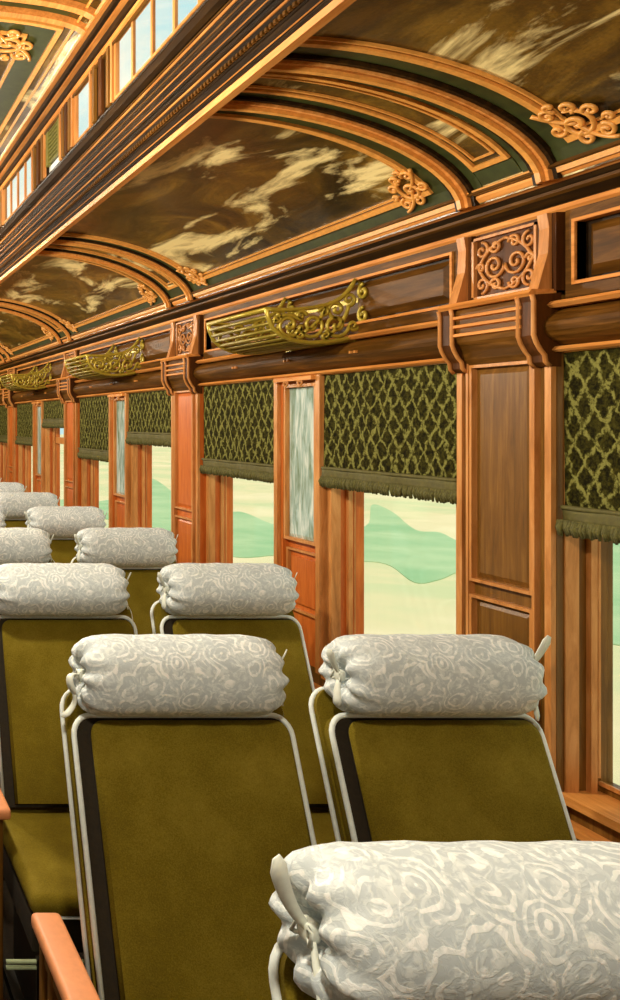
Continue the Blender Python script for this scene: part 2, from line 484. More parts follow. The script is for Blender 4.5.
# ribs, painted borders and scrolls of each ceiling bay
RH = .122
def rib_pair(pc):
    for sg in (-1, 1):
        r = MB(); y = pc+sg*RH
        VS.strip(r, [(0, y), (VL, y)], .036, .0005, .018, 'oakh'); VS.strip(r, [(0, y), (VL, y)], .014, .018, .028, 'gilt')
        VS.strip(r, [(0, y-.028), (VL, y-.028)], .010, .0005, .012, 'darkh'); VS.strip(r, [(0, y+.028), (VL, y+.028)], .010, .0005, .012, 'darkh')
        r.build('ceiling_rib', ceiling)
    g = MB()
    VS.strip(g, [(.04, pc-.08), (VL, pc-.08)], .035, .0005, .003, 'green'); VS.strip(g, [(.04, pc+.08), (VL, pc+.08)], .035, .0005, .003, 'green')
    VS.strip(g, [(.065, pc-.06), (.065, pc+.06)], .04, .0005, .0035, 'green')
    for yy in (.05,):
        VS.strip(g, [(VL, pc-yy), (.095, pc-yy), (.095, pc+yy), (VL, pc+yy)], .012, .0005, .008, 'gilt')
        VS.strip(g, [(VL, pc-yy+.02), (.118, pc-yy+.02), (.118, pc+yy-.02), (VL, pc+yy-.02)], .005, .0005, .006, 'gilt')
    VS.strip(g, [(.035, pc-.11), (.035, pc+.11)], .014, .0005, .012, 'gilt')
    g.build('border_moulding', ceiling)
def bay_panel(y0, y1):
    g = MB(); s0 = .062
    VS.strip(g, [(.02, y0), (.02, y1)], .014, .0005, .012, 'gilt')
    VS.strip(g, [(s0-.013, y0), (s0-.013, y1)], .046, .0005, .003, 'green')
    VS.strip(g, [(VL, y0+.033), (.03, y0+.033)], .05, .0005, .0035, 'green')
    VS.strip(g, [(VL, y1-.033), (.03, y1-.033)], .05, .0005, .0035, 'green')
    VS.strip(g, [(VL, y0+.066), (s0+.02, y0+.066), (s0+.02, y1-.066), (VL, y1-.066)], .016, .0005, .012, 'gilt')
    VS.strip(g, [(VL, y0+.084), (s0+.036, y0+.084), (s0+.036, y1-.084), (VL, y1-.084)], .005, .0005, .008, 'gilt')
    g.build('border_moulding', ceiling)
    for yy, sg in ((y0+.066, 1), (y1-.066, -1)):
        o = MB(); S = .125
        for pl in ORN:
            pts = [VS.at(s0-.015+q[0]*S, yy+sg*(-.022+q[1]*S), .012) for q in pl]
            o.tube(pts, .0052, 'gilt', 5)
        o.build('scroll_ornament', ceiling)
for pc in PC[1:]:
    pc -= .07
    rib_pair(pc)
    if pc < 9: bay_panel(pc+RH+.03, pc+1.9-RH-.03)
# upper deck ribs + borders
for pc in (.6, 2.50, 4.4, 6.3):
    for sg in (-1, 1):
        r = MB(); US.strip(r, [(.0, pc+sg*.045), (US.len, pc+sg*.045)], .028, .0005, .02, 'oakh'); US.strip(r, [(0, pc+sg*.045+.02), (US.len, pc+sg*.045+.02)], .008, .0005, .01, 'gilt')
        r.build('ceiling_rib', ceiling)
    g = MB()
    US.strip(g, [(.10, pc), (US.len-.10, pc)], .05, .0005, .004, 'green')
    a, b = pc+.10, pc+1.80
    US.strip(g, [(.10, a), (.10, b), (US.len-.10, b), (US.len-.10, a)], .016, .0005, .012, 'gilt', True)
    US.strip(g, [(.145, a+.045), (.145, b-.045), (US.len-.145, b-.045), (US.len-.145, a+.045)], .07, .0005, .004, 'green', True)
    US.strip(g, [(.19, a+.09), (.19, b-.09), (US.len-.19, b-.09), (US.len-.19, a+.09)], .010, .0005, .010, 'gilt', True)
    g.build('border_moulding', ceiling)
    for (yy, sg) in ((a+.05, 1), (b-.05, -1)):
        for (ss, sx) in ((.14, 1), (US.len-.14, -1)):
            o = MB(); S = .19
            for pl in ORN: o.tube([US.at(ss+sx*q[0]*S, yy+sg*q[1]*S, .012) for q in pl], .0065, 'gilt', 5)
            o.build('scroll_ornament', ceiling)
g = MB()      # lengthwise strips beside the clerestory
for side in (0, 1):
    q = (lambda s: s) if side == 0 else (lambda s: US.len-s)
    US.strip(g, [(q(.03), Y0), (q(.03), Y1)], .012, .0005, .016, 'oakh'); US.strip(g, [(q(.065), Y0), (q(.065), Y1)], .008, .0005, .010, 'gilt')
g.build('border_moulding', ceiling)

# ------------------------------------------------------------------ deck beam + clerestory
tn = 0
def trim(mb):
    global tn
    tn += 1
    return structure(mb.build('trim_%d' % tn))
def deck(side):
    f = (lambda x: x) if side > 0 else (lambda x: 2*XM-x)
    mb = MB()
    A = Vector((.975, E+.805)); B = Vector((CX-.004, CB)); d = (B-A); L = d.length; d.normalize(); n = Vector((-abs(d.y), -abs(d.x)))
    # core
    core = [(1.005, E+.845), (1.005, E+.825), (.985, E+.800), (.970, E+.800), (B.x+.012, B.y-.012), (B.x+.012, B.y), (1.0, E+.90)]
    mb.prism_y([(f(x), z) for x, z in core], Y0, Y1, 'darkh')
    mb.prism_y([(f(x), z) for x, z in [(.995, E+.822), (1.0, E+.835), (1.012, E+.838), (1.012, E+.822), (.992, E+.790), (.966, E+.788), (.960, E+.80), (.975, E+.806)]], Y0, Y1, 'oakh')
    t = .012
    spec = []; rr = random.Random(5); cyc = ['darkh', 'lineh', 'darkh', 'midh', 'darkh', 'lineh', 'midh']
    for q_ in range(40): spec.append((rr.choice((.004, .005, .0065, .008)), rr.choice((.002, .004, .006, .008)), cyc[q_ % 7]))
    for w, h, m in spec:
        if t+w > L: break
        prof = []
        for k in range(6):
            a = PI*k/5
            q = A+d*(t+w/2-w/2*math.cos(a))+n*(h*math.sin(a)+.002)
            prof.append(q)
        prof = [A+d*t-n*.02]+prof+[A+d*(t+w)-n*.02]
        mb.prism_y([(f(q.x), q.y) for q in prof], Y0, Y1, m)
        t += w+.0015
    if side > 0:     # bead course
        y = 1.0
        while y < 6:
            q = A+d*.052+n*.009
            mb.box(q.x-.004, q.x+.004, y, y+.009, q.y-.004, q.y+.004, 'midh'); y += .018
    trim(mb)
for s_ in (1, -1): deck(s_)
# clerestory openings (kind, y0, y1)
CL = []
for base in (-1.48, .01, 1.50, 2.99+.39-.0, 4.88, 6.37, 7.86, 9.35):
    pass
seq = [('group', 1.72, 2.40), ('single', 2.62, 2.79), ('vent', 2.96, 3.15), ('group', 3.36, 3.90)]
CL = [('group', -.20, .40), ('single', .62, .79), ('vent', .96, 1.15)]+seq+[('single', 4.12, 4.29), ('vent', 4.46, 4.65), ('group', 4.86, 5.40), ('single', 5.62, 5.79), ('group', 6.36, 6.9), ('single', 7.12, 7.29), ('group', 7.86, 8.4)]
for side in (1, -1):
    f = (lambda x: x) if side > 0 else (lambda x: 2*XM-x)
    mb = MB()
    def bx(x0, x1, *q): mb.box(min(f(x0), f(x1)), max(f(x0), f(x1)), *q)
    ys = [Y0]+[v for c in CL for v in c[1:]]+[Y1]
    for i in range(0, len(ys), 2):
        bx(CX, CX+.012, ys[i], ys[i+1], CB, CT, 'darkh')
        a, b = ys[i], ys[i+1]
        if b-a < .3:
            for yy, w, m in ((a+.012, .014, 'oak'), (a+.045, .022, 'walnut'), ((a+b)/2, .03, 'dark'), (b-.045, .022, 'walnut'), (b-.012, .014, 'oak')):
                bx(CX-.009, CX, yy-w/2, yy+w/2, CB, CT+.01, m)
    bx(CX+.002, CX+.02, Y0, Y1, CB-.03, CB, 'darkh')
    bx(CX, CX+.012, Y0, Y1, CT, E+1.20, 'darkh')
    for x0, z0, z1, m in ((CX-.012, CT, CT+.012, 'oakh'), (CX-.02, CT+.016, CT+.034, 'darkh'), (CX-.032, CT+.038, CT+.046, 'lineh'), (CX-.04, CT+.053, CT+.068, 'darkh'), (CX-.05, CT+.070, CT+.078, 'lineh'),
                          (CX-.008, CT-.012, CT-.004, 'midh')):
        bx(x0, CX, Y0, Y1, z0, z1, m)
    trim(mb)
    for kind, a, b in CL:
        if kind == 'vent' and side > 0:
            v = MB(); v.box(CX+.01, CX+.03, a, b, CB+.035, CT, 'grille'); v.box(CX-.004, CX+.01, a, a+.03, CB+.035, CT, 'grille'); v.box(CX-.004, CX+.01, b-.03, b, CB+.035, CT, 'grille')
            for k in range(9): v.box(CX-.002, CX+.012, a+.03, b-.03, CB+.04+k*.0145, CB+.045+k*.0145, 'grille')
            v.box(CX+.009, CX+.0102, a+.03, b-.03, CB+.035, CT-.004, 'black')
            o = v.build('ventilation_grille')
            tag(o, 'olive slatted ventilation grille between two clerestory windows' if 2.9 < a < 3 else ('nearest clerestory grille, before the first window group' if a < 2 else 'farthest clerestory grille, beyond the second window group'), 'grille')
            mb = MB(); mb.box(CX+.01, CX+.03, a, b, CB-.0, CB+.035, 'piping'); trim(mb)
            continue
        wn += 1
        mb = MB(); fr = .012
        def bx(x0, x1, *q): mb.box(min(f(x0), f(x1)), max(f(x0), f(x1)), *q)
        bx(CX-.004, CX+.008, a, a+fr, CB, CT, 'oak'); bx(CX-.004, CX+.008, b-fr, b, CB, CT, 'oak')
        bx(CX-.004, CX+.008, a+fr, b-fr, CB, CB+.006, 'oak'); bx(CX-.004, CX+.008, a+fr, b-fr, CT-.008, CT, 'oak')
        if kind == 'group':
            n = 4 if b-a < .56 else 5
            for k in range(1, n):
                y = a+(b-a)*k/n; bx(CX-.002, CX+.006, y-.006, y+.006, CB+.006, CT-.008, 'oak')
        w = structure(mb.build('window_%d' % wn))
        g = MB(); g.box(*(sorted((f(CX+.002), f(CX+.004)))), a+fr, b-fr, CB+.01, CT-.01, 'glass'); g.build('window_pane', w)
# roof deck closing the gap above the vaults (outside skin, opens at the clerestory)
mb = MB()
for side in (1, -1):
    f = (lambda x: x) if side > 0 else (lambda x: 2*XM-x)
    p = [(W+.20, E+.60), (W+.20, E+.63), (1.45, E+.90), (CX+.012, E+.905), (CX+.012, E+.895), (1.44, E+.885)]
    mb.prism_y([(f(x), z) for x, z in p], Y0, Y1, 'black')
structure(mb.build('roof'))

# ------------------------------------------------------------------ cornice, frieze, lintel
mb = MB()
def hp(mb, pts, y0, y1, mat): mb.prism_y([(x, E+z) for x, z in pts], y0, y1, mat)
hp(mb, [(1.755, .495), (1.735, .495), (1.728, .502), (1.728, .512), (1.755, .512)], Y0, Y1, 'oakh')
hp(mb, [(1.755, .512), (1.722, .512), (1.70, .528), (1.755, .528)], Y0, Y1, 'darkh')
hp(mb, [(1.755, .528), (1.704, .528), (1.695, .534), (1.695, .541), (1.755, .541)], Y0, Y1, 'midh')
hp(mb, [(1.755, .541), (1.70, .541), (1.688, .553), (1.755, .553)], Y0, Y1, 'darkh')
hp(mb, [(1.755, .553), (1.684, .553), (1.668, .560), (1.660, .570), (1.660, .580), (1.70, .60), (1.755, .60)], Y0, Y1, 'oakh')
hp(mb, [(1.662, .5755), (1.648, .580), (1.650, .588), (1.672, .59)], Y0, Y1, 'midh')
trim(mb)
# frieze rails + raised panels per bay
for k, pc in enumerate(PC[1:]):
    if pc > 9.5: continue
    a, b = pc+.165, pc+1.9-.165
    mb = MB()
    X = W-.001
    mb.box(W-.022, X, a, b, E+.290, E+.318, 'midh'); mb.box(W-.022, X, a, b, E+.470, E+.494, 'midh')
    mb.box(W-.022, X, a, a+.03, E+.318, E+.47, 'midh'); mb.box(W-.022, X, b-.03, b, E+.318, E+.47, 'midh')
    for z0, z1 in ((.318, .326), (.462, .470)): mb.box(W-.028, X, a+.022, b-.022, E+z0, E+z1, 'oakh')
    for y0, y1 in ((a+.022, a+.03), (b-.03, b-.022)): mb.box(W-.028, X, y0, y1, E+.326, E+.462, 'oakh')
    # bevelled raised field
    i0, i1, z0, z1, q = a+.045, b-.045, E+.335, E+.453, .022
    vs = [(W-.002, i0, z0), (W-.002, i1, z0), (W-.002, i1, z1), (W-.002, i0, z1), (W-.018, i0+q, z0+q), (W-.018, i1-q, z0+q), (W-.018, i1-q, z1-q), (W-.018, i0+q, z1-q)]
    mb.add(vs, [(4, 5, 6, 7), (0, 1, 5, 4), (1, 2, 6, 5), (2, 3, 7, 6), (3, 0, 4, 7)], 'midh')
    # rounded lintel bar over the windows
    prof = [(W+.0, .17)]+[(W-.02-.045*math.sin(PI*t/8)**.8 if 0 < t < 8 else W-.02, .180+.088*t/8) for t in range(9)]+[(W, .275)]
    hp(mb, [(W, .165), (W-.036, .165), (W-.044, .170), (W-.036, .178), (W, .178)], a-.012, b+.012, 'oakh')
    hp(mb, prof, a-.01, b+.01, 'midh')
    hp(mb, [(W, .268), (W-.046, .268), (W-.056, .276), (W-.046, .284), (W, .287)], a-.012, b+.012, 'oakh')
    for yy in (a+.25*(b-a), a+.5*(b-a), a+.75*(b-a)):
        for dy in (-.012, .012): mb.box(W-.073, W-.06, yy+dy-.004, yy+dy+.004, E+.22, E+.228, 'oakh')
    trim(mb)

# ------------------------------------------------------------------ pilasters
for k, pc in enumerate(PC[1:]):
    if pc > 10: continue
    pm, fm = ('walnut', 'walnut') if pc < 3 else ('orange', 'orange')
    mb = MB(); X = W-.0005; h = .150
    mb.box(W-.03, X, pc-h, pc+h, 0, E+.30, fm)
    # stiles and reeds
    for sg in (-1, 1):
        for c, w, x, m in ((h-.010, .018, .042, 'oak'), (h-.030, .012, .036, 'walnut'), (h-.045, .008, .048, 'oak')):
            y = pc+sg*c; mb.box(W-x, W-.03, y-w/2, y+w/2, .86, E+.16, m if m == 'oak' else fm)
    def panel(z0, z1, pcx=pc, light='oak'):
        y0, y1 = pcx-.10, pcx+.10
        for t, x, m in ((.008, .046, light),):
            mb.box(W-x, W-.03, y0, y0+t, z0, z1, m); mb.box(W-x, W-.03, y1-t, y1, z0, z1, m)
            mb.box(W-x, W-.03, y0+t, y1-t, z0, z0+t, m); mb.box(W-x, W-.03, y0+t, y1-t, z1-t, z1, m)
        b = .014; a0, a1, c0, c1 = y0+.012, y1-.012, z0+.012, z1-.012
        vs = [(W-.03, a0, c0), (W-.03, a1, c0), (W-.03, a1, c1), (W-.03, a0, c1), (W-.037, a0+b, c0+b), (W-.037, a1-b, c0+b), (W-.037, a1-b, c1-b), (W-.037, a0+b, c1-b)]
        mb.add(vs, [(4, 5, 6, 7), (0, 1, 5, 4), (1, 2, 6, 5), (2, 3, 7, 6), (3, 0, 4, 7)], pm)
    panel(E-.42, E+.15); panel(E-.72, E-.455); panel(.30, E-.755)
    mb.box(W-.055, X, pc-h-.01, pc+h+.01, 0, .14, 'dark')
    # bracketed capital
    cp = [(W-.03, .145), (W-.045, .150), (W-.055, .165), (W-.060, .185), (W-.066, .20), (W-.074, .21), (W-.078, .225), (W-.078, .285), (W-.074, .30), (W-.03, .305)]
    hp(mb, cp, pc-.115, pc+.115, 'midh')
    for z in (.222, .245, .268): hp(mb, [(W-.075, z), (W-.087, z+.003), (W-.087, z+.010), (W-.075, z+.013)], pc-.115, pc+.115, 'oakh')
    hp(mb, [(W-.03, .298), (W-.088, .298), (W-.096, .305), (W-.088, .314), (W-.03, .314)], pc-.15, pc+.15, 'oakh')
    for sg in (-1, 1):
        cn = [(W-.02, .130), (W-.046, .132), (W-.056, .142), (W-.058, .158), (W-.068, .170), (W-.078, .188), (W-.084, .205), (W-.084, .285), (W-.088, .300), (W-.02, .305)]
        hp(mb, cn, pc+sg*.130-.022, pc+sg*.130+.022, 'dark')
        # light edge following the console
        for e in (-.022, .022):
            pts = [(x-.0015, pc+sg*.130+e, E+z) for x, z in cn[1:-1]]
            mb.tube(pts, .0055, 'oak', 6)
    # frieze strips beside the carved panel
    for sg in (-1, 1):
        y = pc+sg*.130
        hp(mb, [(W, .31), (W-.07, .31), (W-.062, .34), (W-.045, .40), (W-.042, .46), (W-.048, .494), (W, .494)], y-.014, y+.014, 'oak')
        mb.box(W-.036, X, y-.026, y+.026, E+.31, E+.494, 'dark')
    mb.box(W-.025, X, pc-.11, pc+.11, E+.31, E+.494, 'dark')
    t = trim(mb)
    # carved scroll panel as part of the capital
    if 1 < pc < 8.5:
        c = MB(); y0, y1, z0, z1 = pc-.102, pc+.102, E+.322, E+.484
        for a_ in ((y0, y1, z0, z0+.007), (y0, y1, z1-.007, z1), (y0, y0+.007, z0, z1), (y1-.007, y1, z0, z1)):
            c.box(W-.038, W-.025, *a_, 'oak')
        c.box(W-.028, W-.0252, y0+.007, y1-.007, z0+.007, z1-.007, 'dark')
        zc = (z0+z1)/2
        for sg in (-1, 1):
            P = [spiral(pc+sg*.034, zc, .034, 1.6, 0 if sg < 0 else PI, sg), spiral(pc+sg*.074, zc+.045, .022, 1.3, PI/2, sg), spiral(pc+sg*.074, zc-.045, .022, 1.3, -PI/2, -sg),
                 spiral(pc+sg*.03, zc+.05, .018, 1.3, 0, -sg), spiral(pc+sg*.03, zc-.05, .018, 1.3, 0, sg), spiral(pc+sg*.078, zc, .014, 1.2, 0, 1)]
            P.append(bez((pc, zc+.065), (pc+sg*.06, zc+.05), (pc+sg*.085, zc+.0))); P.append(bez((pc, zc-.065), (pc+sg*.06, zc-.05), (pc+sg*.085, zc)))
            for pl in P: c.tube([(W-.031, a, b) for a, b in pl], .0042, 'oak', 5)
        c.build('carved_panel', t)

# ------------------------------------------------------------------ mid piers: mirrors and small panels
order = ['first', 'second', 'third', 'fourth', 'fifth']
for k, pc in enumerate(PC[1:6]):
    c = pc+.95
    mb = MB(); fm = 'orange' if pc > 2 else 'walnut'
    for sg in (-1, 1):
        mb.box(W-.035, W-.0005, c+sg*.138-.012, c+sg*.138+.012, SILL, E+.165, 'oak')
        mb.box(W-.022, W-.0005, c+sg*.117-.008, c+sg*.117+.008, SILL, E+.165, fm)
    for (z0, z1) in ((E-.70, E-.47),):
        mb.box(W-.014, W-.0005, c-.10, c+.10, z0, z0+.008, 'oak'); mb.box(W-.014, W-.0005, c-.10, c+.10, z1-.008, z1, 'oak')
        mb.box(W-.014, W-.0005, c-.10, c-.092, z0+.008, z1-.008, 'oak'); mb.box(W-.014, W-.0005, c+.092, c+.10, z0+.008, z1-.008, 'oak')
        mb.box(W-.008, W-.0005, c-.075, c+.075, z0+.03, z1-.03, fm)
    # little carved cresting above mirror
    mb.box(W-.05, W-.0005, c-.125, c+.125, E+.150, E+.164, 'oakh')
    for sg in (-1, 1): mb.tube([(W-.045, a, b) for a, b in spiral(c+sg*.05, E+.145, .02, 1.3, PI/2, sg)], .004, 'oak', 5)
    trim(mb)
    if c < 1.5 or c > 8: continue
    m = MB(); z0, z1 = E-.44, E+.14; y0, y1 = c-.105, c+.105
    for a_ in ((y0, y1, z0, z0+.012), (y0, y1, z1-.012, z1), (y0, y0+.012, z0+.012, z1-.012), (y1-.012, y1, z0+.012, z1-.012)): m.box(W-.022, W-.0005, *a_, 'oak')
    root = empty('wall_mirror', (W, c, z0))
    o = m.build('mirror_frame', root); o.location = (-W, -c, -z0)
    g = MB(); b = .012; a0, a1, c0, c1 = y0+.012, y1-.012, z0+.012, z1-.012
    vs = [(W-.006, a0, c0), (W-.006, a1, c0), (W-.006, a1, c1), (W-.006, a0, c1), (W-.010, a0+b, c0+b), (W-.010, a1-b, c0+b), (W-.010, a1-b, c1-b), (W-.010, a0+b, c1-b)]
    g.add(vs, [(4, 5, 6, 7), (0, 1, 5, 4), (1, 2, 6, 5), (2, 3, 7, 6), (3, 0, 4, 7), (3, 2, 1, 0)], 'mirror')
    o = g.build('mirror_glass', root); o.location = (-W, -c, -z0)
    tag(root, ['', 'tall narrow bluish mirror between the two nearest full windows, largest of the mirrors',
               'slim bluish mirror in the second window bay, left of the orange pilaster',
               'tiny sliver of dark blue mirror in the third window bay, far down the car',
               'tiniest mirror sliver, in the farthest window bay at the left edge'][k], 'mirror', 'mirrors on the window piers')

# ------------------------------------------------------------------ blinds
BL = {(0, 'far'): .265, (1, 'near'): .225, (1, 'far'): .235, (2, 'near'): .125, (2, 'far'): .245, (3, 'near'): .045, (3, 'far'): .20, (4, 'near'): .2, (4, 'far'): .2}
BLAB = {(0, 'far'): 'dark green woven blind with coarse lattice at the right edge, nearest of the blinds',
        (1, 'near'): 'wide green lattice blind with fringed hem, between the tall mirror and the nearest pilaster',
        (1, 'far'): 'green lattice blind with fringed hem just left of the tall bluish mirror',
        (2, 'near'): 'short green blind in the second bay, directly left of the second pilaster',
        (2, 'far'): 'long green blind in the second bay, left of the slim mirror',
        (3, 'near'): 'very short green blind above a window with a wooden crossbar',
        (3, 'far'): 'green blind in the third bay, left of the short blind over the crossbar window',
        (4, 'near'): 'small far green blind right beside the fourth pilaster',
        (4, 'far'): 'farthest green blind, at the left edge of the picture'}
for (k, wh), drop in BL.items():
    pc = PC[1+k]; a, b = (pc+.166, pc+.792) if wh == 'near' else (pc+1.108, pc+(1.734 if k else 1.74))
    zt = E+.162; zb = E-drop
    root = empty('window_blind', (W-.03, (a+b)/2, zb))
    off = (-(W-.03), -(a+b)/2, -zb)
    def put(m, nm):
        o = m.build(nm, root); o.location = off; return o
    N = 50; hem0 = zb+.034; hem1 = zb+.075
    def sheet(z0, z1, mat, x0, amp0, amp1, rows=6, th=.003, nm='blind_cloth'):
        m = MB(); V = []
        for side in (0, 1):
            for j in range(rows+1):
                for i in range(N+1):
                    y = a+(b-a)*i/N; z = z1+(z0-z1)*j/rows; am = amp0+(amp1-amp0)*j/rows
                    V.append((x0+am*math.sin(y*55+k)*.6+am*math.sin(y*23)+side*th, y, z))
        F = []; S = (rows+1)*(N+1)
        for j in range(rows):
            for i in range(N):
                q = j*(N+1)+i; F.append((q, q+1, q+N+2, q+N+1)); F.append((S+q, S+q+N+1, S+q+N+2, S+q+1))
        for i in range(N):
            F.append((i, S+i, S+i+1, i+1)); q = rows*(N+1)+i; F.append((q, q+1, S+q+1, S+q))
        for j in range(rows):
            q = j*(N+1); F.append((q, q+N+1, S+q+N+1, S+q)); q += N; F.append((q, S+q, S+q+N+1, q+N+1))
        m.add(V, F, mat, True); return put(m, nm)
    sheet(hem0, zt, 'lattice', W-.022, 0, .002)
    sheet(zb+.030, hem1-.012, 'hem', W-.028, .002, .0035, 3, .004, 'hem')
    r = MB(); pts = [(W-.027+.002*math.sin(y*55+k), y, hem1-.01) for y in [a+(b-a)*i/40 for i in range(41)]]
    r.tube(pts, .006, 'hem', 6); put(r, 'hem_cord')
    fr = MB(); n = 150; rr = random.Random(k*7+len(wh))
    for i in range(n):
        y = a-.004+(b-a+.008)*i/(n-1); l = .034+rr.uniform(-.003, .004); dx = rr.uniform(-.005, .003); dy = rr.uniform(-.003, .003)
        fr.tube([(W-.029, y, zb+.036), (W-.034+dx, y+dy, zb+.036-l*.5), (W-.03+dx, y+dy*1.6, zb+.036-l)], [.0045, .005, .0028], 'fringe', 5)
    o = put(fr, 'fringe')
    tag(root, BLAB[(k, wh)], 'window blind', 'green window blinds')

# ------------------------------------------------------------------ luggage racks
def rack():
    root = empty('luggage_rack', (W, 0, E+.27))
    # profile relative to (W, E+.27): u = inward distance, v = height
    prof = [(.318, .098), (.312, .07), (.298, .038), (.27, .012), (.23, -.004), (.18, -.012), (.12, -.010), (.06, .0), (.02, .012)]
    def P(u, v, y): return (-u, y, v)
    y0, y1 = 0.0, .42
    # rods
    S = Surf([(-u, v) for u, v in prof], (0, 1)); n = 16
    for i in range(n):
        m = MB(); t = S.len*i/(n-1)
        p = S.at(t, y0); q = S.at(t, y1)
        top = (i == 0)
        m.tube([p, q], .008 if top else .0062, 'brass' if top else 'brassd', 6)
        m.build('front_rail' if top else 'rod', root)
    back = MB(); back.box(-.03, -.0005, y0, y1, -.02, .012, 'brass'); back.box(-.02, -.0005, y0, y1, .12, .135, 'brass'); back.build('back_rail', root)
    topc = bez((.318, .098), (.22, .088), (.12, .112), 10)+bez((.12, .112), (.06, .13), (.03, .192), 8)[1:]
    for yy in (y0, y1):
        m = MB()
        loop = [P(u, v, yy) for u, v in topc]+[P(.012, .185, yy), P(.01, .02, yy)]+[P(u, v, yy) for u, v in prof[::-1]]
        m.tube(loop, .0075, 'brass', 7, True)
        SC = [spiral(.245, .045, .042, 1.5, PI, 1), spiral(.168, .045, .044, 1.6, 0, -1), spiral(.09, .045, .042, 1.6, PI, 1), spiral(.09, .115-.018, .03, 1.4, -PI/2, 1),
              spiral(.13, .088, .018, 1.2, 0, 1), spiral(.205, .076, .018, 1.2, PI, -1), spiral(.05, .13, .022, 1.3, -PI/2, -1), spiral(.035, .045, .018, 1.3, PI, 1), spiral(.128, .012, .016, 1.2, PI/2, 1),
              spiral(.207, .016, .016, 1.2, PI/2, -1), spiral(.285, .066, .016, 1.2, PI/2, 1)]
        SC += [bez((.3, .05), (.26, .1), (.2, .06)), bez((.2, .02), (.13, .06), (.13, .105)), bez((.13, .0), (.06, .05), (.05, .11))]
        for pl in SC: m.tube([P(u, v, yy) for u, v in pl], .0068, 'brass', 6)
        # wall scrolls projecting past the plate
        for v0 in (.15, .075):
            m.tube([(-.022+.0*a, yy+(-.03)+b, v0+a) for a, b in spiral(0, 0, .026, 1.3, 0, 1)], .006, 'brass', 6)
        m.build('scroll_bracket', root)
    return root
rk = rack(); first = True
RLAB = ['largest brass luggage rack, with pierced scroll end, above the tall mirror', 'brass luggage rack in the second window bay, above the slim mirror',
        'small far brass luggage rack in the third window bay', 'tiny brass luggage rack at the left edge, farthest of all']
for i, y in enumerate((2.75, 4.65, 6.55, 8.45)):
    o = rk if i == 0 else copy_tree(rk)
    o.location = (W, y, E+.27)
    tag(o, RLAB[i], 'luggage rack', 'brass luggage racks over the windows')

# ------------------------------------------------------------------ chairs
# local frame: origin on the floor below the top of the back, chair faces -y (towards the camera)
SL = .41           # how far the back comes forward per metre of drop
ZP = E-.661        # top of the padded back
def bp(x, z, out=0):    # a point on the back's front plane; out = distance towards the sitter
    n = Vector((0, -1, SL)).normalized()
    return (x, -SL*(ZP-z)+n.y*out, z+n.z*out)
def arch(w, ztop, zbot, r, n=6):     # inverted-U outline (x,z)
    h = w/2
    P = [(-h, zbot)]
    P += [(-h+r-r*math.cos(PI/2*i/n), ztop-r+r*math.sin(PI/2*i/n)) for i in range(n+1)]
    P += [(h-r+r*math.sin(PI/2*i/n), ztop-r+r*math.cos(PI/2*i/n)) for i in range(n+1)]
    P.append((h, zbot)); return P
def slab(mb, outl, o0, o1, mat, dx=0, bev=0.0, side=None):
    n = len(outl); cx = sum(p[0] for p in outl)/n
    lay = [(o0, 0), (o1-bev, 0), (o1-bev*.3, bev*.3), (o1, bev)] if bev else [(o0, 0), (o1, 0)]
    V = []
    zmax = max(p[1] for p in outl); zmin = min(p[1] for p in outl); wx = max(abs(p[0]) for p in outl)
    for o, ins in lay:
        for x, z in outl:
            V.append(bp(dx+x*(1-ins/wx), zmin+(z-zmin)*(1-ins/(zmax-zmin)), o))
    F = []
    for l in range(len(lay)-1):
        for i in range(n): F.append((l*n+i, l*n+(i+1) % n, (l+1)*n+(i+1) % n, (l+1)*n+i))
    if side: mb.add(V, F[:n], side, True); mb.add(V, F[n:], mat, True)
    else: mb.add(V, F, mat, True)
    mb.add(V, [tuple(range(n))[::-1], tuple((len(lay)-1)*n+i for i in range(n))], mat)
RR = .092; RZ = E-.559; RY = -.035; RL = .252
def roll_mesh(seed, rx=0):
    rr = random.Random(seed); mb = MB()
    prof = [(-.178, .005), (-.188, .013), (-.206, .023), (-.224, .035), (-.2345, .048), (-.234, .061), (-.226, .072), (-.212, .082), (-.192, .0885), (-.165, .0915)]
    inner = [(-.165+.33*i/12, .0915+.0012*math.sin(i*1.7+seed)) for i in range(1, 12)]
    P = prof+inner+[(-x, r) for x, r in prof[::-1]]
    N = 72; V = []; ph = rr.uniform(0, 6)
    for x, r in P:
        e = max(0, min(1, (abs(x)-.15)/.085)); g = e*e
        if r < .05: g = 1.0
        for k in range(N):
            a = 2*PI*k/N
            f = 1+g*(.05*math.sin(9*a+ph)+.035*math.sin(14*a+2*ph)) * (1 if r < .09 else .5)
            xs = x+g*.006*math.sin(9*a+ph+1)*(-1 if x < 0 else 1)
            V.append((xs*.93-.018+rx, RY+r*f*math.cos(a)*.93, RZ+r*f*math.sin(a)*.955))
    m = len(P); F = [(i*N+k, i*N+(k+1) % N, (i+1)*N+(k+1) % N, (i+1)*N+k) for i in range(m-1) for k in range(N)]
    F += [tuple(range(N))[::-1], tuple((m-1)*N+k for k in range(N))]
    mb.add(V, F, 'brocade', True); return mb
